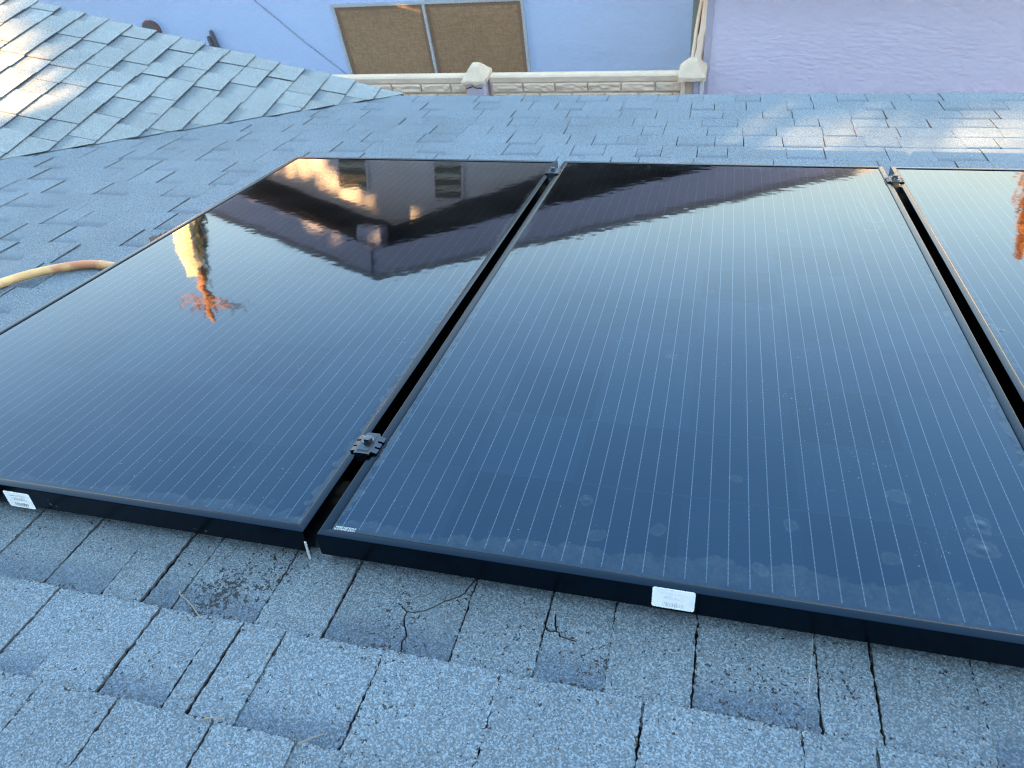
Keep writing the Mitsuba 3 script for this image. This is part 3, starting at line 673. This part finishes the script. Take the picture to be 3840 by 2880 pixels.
lab('lavender_house', 'neighbouring house with pale lavender stucco wall at upper right', 'house')
BY = 4.66
put('lavender_house__wall', bx(0.408, 9.5, BY, BY + 9, GZ, -0.85), 'mat_lavender_stucco')
part('lavender_house', 'roof', bevel(0.36, 9.7, BY - 0.25, BY + 9.2, -0.85, -0.74, 0.02), 'mat_flat_roof')
part('lavender_house', 'corner_trim', bevel(0.362, 0.4075, BY - 0.012, BY + 0.08, GZ, -0.85, 0.004), 'mat_lavender_trim')

# the gabled house that the panels mirror
lab('gabled_house', 'two storey gabled house seen only as a reflection in the left panels', 'house')
GY = 14.0; WY = 15.0
peak, lft, rgt = (-6.52, 2.25), (-11.6, 0.63), (3.6, -0.40)
def rake(x): return np.interp(x, [lft[0], peak[0], rgt[0]], [lft[1], peak[1], rgt[1]])
def yprism(pts, ya, yb):
    m = trimesh.creation.extrude_polygon(Polygon(pts), yb - ya, engine='earcut'); m.apply_transform(np.array([[1, 0, 0, 0], [0, 0, -1, 0], [0, 1, 0, 0], [0, 0, 0, 1.0]])); m.apply_translation((0, yb, 0)); return m
put('gabled_house__wall', yprism([(-10.6, GZ), (2.6, GZ), (2.6, -0.75), (-6.52, 1.66), (-10.6, 0.36)], WY, WY + 9), 'mat_gable_wall')
part('gabled_house', 'roof', yprism([lft, peak, rgt, (rgt[0], rgt[1] + 0.12), (peak[0], peak[1] + 0.12), (lft[0], lft[1] + 0.12)], GY - 0.03, WY + 9.5), 'mat_gable_roof')
part('gabled_house', 'fascia', yprism([lft, (lft[0], lft[1] - 0.6), (-6.52, 1.64), (rgt[0], rgt[1] - 0.6), rgt, (peak[0], peak[1] - 0.002)], GY, GY + 0.06), 'mat_gable_fascia')
part('gabled_house', 'soffit', yprism([(lft[0], lft[1] - 0.56), (-6.52, 1.68), (rgt[0], rgt[1] - 0.56), (rgt[0], rgt[1] - 0.50), (-6.52, 1.74), (lft[0], lft[1] - 0.50)], GY + 0.06, WY - 0.002), 'mat_soffit_and_shade')
part('gabled_house', 'painted_eave_shade', yprism([(-10.55, 0.38), (-6.52, 1.66), (2.6, -0.62), (2.6, -1.9), (-6.52, 1.25), (-10.55, 0.02)], WY - 0.06, WY - 0.003), 'mat_soffit_and_shade')  # dark plate painted in for the shade under the eaves, wider at right
part('gabled_house', 'gable_bracket', bevel(-7.02, -6.45, GY + 0.1, GY + 0.5, 1.22, 1.70, 0.02), 'mat_gable_fascia')
part('gabled_house', 'finial', tube([(-6.6, GY - 0.04, 1.7), (-6.6, GY - 0.05, 2.2)], 0.02, 8), 'mat_soffit_and_shade')
for wx0, wx1, wt in ((-7.86, -7.08, 0.46), (-5.52, -4.80, 0.64)):
    wk = numbered('gabled_house__window'); put(wk, frame4(wx0, wx1, wt - 1.6, wt, 0.05, WY - 0.06, WY - 0.004), 'mat_gable_wall')
    put(wk + '__pane', bx(wx0 + 0.05, wx1 - 0.05, WY - 0.02, WY - 0.004, wt - 1.55, wt - 0.05), 'mat_pane')
    z = wt - 0.05; i = 0
    mats = ['mat_reflection_dark', 'mat_reflection_tan' if wx0 < -7 else 'mat_reflection_light', 'mat_reflection_dark', 'mat_reflection_light']  # window reflections painted as dark, pale and tan bands
    while z > wt - 1.5:
        part(wk, 'reflection_band', bevel(wx0 + 0.055, wx1 - 0.055, WY - 0.052, WY - 0.024, z - 0.125, z - 0.01, 0.01), mats[i % 4]); z -= 0.135; i += 1

# ------------------------------------------------------------------ trees mirrored in the panels
def ragged(points, radii, seed, amp):
    m = tube(points, radii, 14); m = m.subdivide().subdivide()
    m.vertices += (meshkit.noise(m.vertices / 0.12, seed)[:, None] - 0.5) * amp * np.array([1, 1, 0.3]); return m
lab('bare_tree', 'tree with pale thick trunk and orange limbs, mirrored in the left panel', 'tree')
bx_, by_ = -11.75, 14.6
put('bare_tree__trunk', ragged([(bx_ - 0.25, by_, GZ), (bx_ - 0.2, by_, 0.5), (bx_ - 0.05, by_, 2.0), (bx_ + 0.05, by_, 2.62)], [0.42, 0.36, 0.27, 0.20], 3, 0.12), 'mat_pale_bark')
def leaves(center, scale, n, size, seed):
    r = np.random.default_rng(seed); c = center + r.normal(size=(n, 3)) * scale
    a = r.normal(size=(n, 3)); a /= np.linalg.norm(a, axis=1, keepdims=True); b = np.cross(a, r.normal(size=(n, 3))); b /= np.linalg.norm(b, axis=1, keepdims=True)
    s = size * r.uniform(0.5, 1.3, (n, 1))
    v = np.stack([c - a * s, c + b * s * 0.4, c + a * s, c - b * s * 0.4], 1).reshape(-1, 3)
    q = np.arange(n)[:, None] * 4
    return trimesh.Trimesh(v, np.vstack([q + [0, 1, 2], q + [0, 2, 3]]), process=False)
put('bare_tree__painted_shade', leaves(np.array([bx_ + 0.30, by_ + 0.05, 1.0]), np.array([0.045, 0.08, 0.85]), 600, 0.08, 5), 'mat_trunk_shade')  # shaded right side of the trunk painted in as dark leaf shapes
limb = lambda pts, r0, r1_, s: ragged(pts, np.linspace(r0, r1_, len(pts)), s, 0.06)
top = np.array([bx_ + 0.12, by_, 2.5])
for i, (pts, r0, r1_) in enumerate([
    ([(0, 0, 0), (0.14, 0, 0.22), (-0.02, 0.05, 0.42), (0.24, 0, 0.66), (0.12, 0, 0.9), (0.30, 0, 1.25)], 0.12, 0.07),
    ([(0.15, 0, 0.75), (-0.25, 0.1, 0.85), (-0.55, 0.1, 0.80), (-0.75, 0.1, 0.95)], 0.03, 0.012), ([(0.15, 0, 0.7), (-0.2, -0.1, 0.65), (-0.5, -0.1, 0.6)], 0.025, 0.012),
    ([(0.25, 0, 0.85), (0.55, 0, 0.82), (0.85, 0.1, 0.86), (1.10, 0.1, 0.84)], 0.04, 0.02), ([(0.3, 0, 0.75), (0.6, -0.1, 0.70), (0.9, -0.1, 0.74)], 0.025, 0.012)]):
    part('bare_tree', 'limb', limb([tuple(top + np.array(p)) for p in pts], r0, r1_, i), 'mat_orange_bark')
put('bare_tree__twigs', leaves(top + np.array([0.25, 0, 0.85]), np.array([0.45, 0.2, 0.10]), 70, 0.06, 8), 'mat_rust_foliage')
lab('conifer_tree', 'narrow pointed tree lit orange, mirrored at the right edge in the right panel', 'tree')
cx_, cy_ = 8.05, 20.0
put('conifer_tree__trunk', tube([(cx_, cy_, GZ), (cx_, cy_, 0.9)], [0.16, 0.03], 8), 'mat_orange_bark')
cl = []
for i in range(60):
    z = GZ + 1.0 + (4.25) * i / 59; w = 0.36 * (1 - i / 60) + 0.02
    cl.append(leaves(np.array([cx_ + 0.15 * (1 - i / 60), cy_, z]), np.array([w, w, 0.08]), 60, 0.09, 100 + i))
put('conifer_tree__crown', cat(*cl), 'mat_rust_foliage')

# ------------------------------------------------------------------ added unseen sun blocker behind the camera, its gaps shaped for the wanted sun patches
HY = -7.0
def to_blocker(p):
    t = (HY - p[..., 1]) / SUN[1]; q = p + t[..., None] * SUN; return q[..., [0, 2]]
sun2 = P2(np.array([2.66, 2.24, 2.20, 2.12, 2.00, 1.95, 2.25, 2.40, 2.75, 2.95]), np.array([-2.10, -1.62, -1.58, -1.62, -1.76, -2.05, -2.02, -2.35, -2.45, -2.5]), 0.0)
sun1 = np.array([[2.7, BY, -1.05], [9.4, BY, -1.05], [9.4, BY, -0.2], [2.7, BY, -0.2]])
sun3 = P(np.array([-1.30, -1.262, -1.262, -1.29]), np.array([0.80, 0.845, 0.83, 0.78]), -0.032)
wall_at = lambda q: np.array([[x, WY, z] for x, z in q])
sun4 = wall_at([(-10.0, -0.5), (-9.6, 0.1), (-8.4, 0.42), (-7.0, 1.15), (-6.92, 0.62), (-7.95, 0.10), (-8.25, -0.5)]); sun6 = wall_at([(-6.4, 1.15), (-5.7, 1.0), (-6.1, 0.7)])
gaps = unary_union([Polygon(to_blocker(a)).buffer(b) for a, b in ((sun2, 0.02), (sun1, 0.0), (sun3, 0.0), (sun4, 0.0), (sun6, 0.0))])
hr = np.random.default_rng(4)
blobs = []
base = trimesh.creation.icosphere(subdivisions=1, radius=1.0)
cell = 0.10
SLOT = (3.33, 3.56)
for x in np.arange(-19.2, 6, cell):
    for z in np.arange(GZ + 0.1, 13.6, cell):
        topz = (5.5 if x < -5.5 else 4.6) + 0.5 * meshkit.noise(np.array([[x, 0, 0]]))[0] + 8.6 * np.clip(min(1.0, (-5.2 - x) / 1.0), 0, 1)
        if z > topz: continue
        if x > -2.2 and z > 4.2: continue
        big_ = not (-8.5 < x < 3.0 and 1.6 < z < 4.6)
        if z > 7 and -19 < x < -14 and gaps.contains(Point(x, z)):      # sparse small blobs dim the sun let through here
            if hr.random() < 0.62: blobs.append((base.vertices * 0.048 + np.array([x, HY, z]), base.faces))
            continue
        if big_ and (int(round(x / cell)) % 3 or int(round(z / cell)) % 3): continue
        rad = 0.30 if big_ else 0.096
        if gaps.intersects(Point(x, z).buffer(rad * 0.82)):
            if gaps.intersects(Point(x, z).buffer(0.05)): continue
            rad = 0.05 if z < 7 else 0.20
        v = base.vertices * rad * (0.85 + 0.4 * hr.random((len(base.vertices), 1))) + np.array([x, HY + hr.normal() * 0.05, z])
        if -3.6 < x < 1.2 and SLOT[0] - 0.45 < z < SLOT[1] + 0.45:       # blobs cut flat so a thin slot lets the sun skim in
            low_ = z < sum(SLOT) / 2; taper = 0.085 * float(np.clip((-2.0 - x) / 1.6, 0, 1))
            v[:, 2] = np.minimum(v[:, 2], SLOT[0] + taper) if low_ else np.maximum(v[:, 2], SLOT[1] - taper)
        blobs.append((v, base.faces))
for x in np.arange(-3.6, 1.2, 0.075):                     # loose blobs in the slot to mottle the sun patch
    if hr.random() < 0.72:
        v = base.vertices * np.array([0.05, 0.04, 0.055]) * hr.uniform(0.6, 1.2) + np.array([x + hr.normal() * 0.03, HY, hr.uniform(*SLOT)])
        blobs.append((v, base.faces))
off = np.cumsum([0] + [len(b[0]) for b in blobs[:-1]])
put('sun_blocker__blocker_blobs', (np.vstack([b[0] for b in blobs]), np.vstack([b[1] + o for b, o in zip(blobs, off)])), 'mat_sun_blocker')
for x in np.arange(-19, 6, 2.0): part('sun_blocker', 'trunk', tube([(x, HY, GZ), (x, HY, 1.2)], [0.09, 0.05], 7), 'mat_orange_bark')  # stems of the added sun blocker
lab('sun_blocker', 'added sun blocker of dark blobs behind the house, out of view', 'sun_blocker')
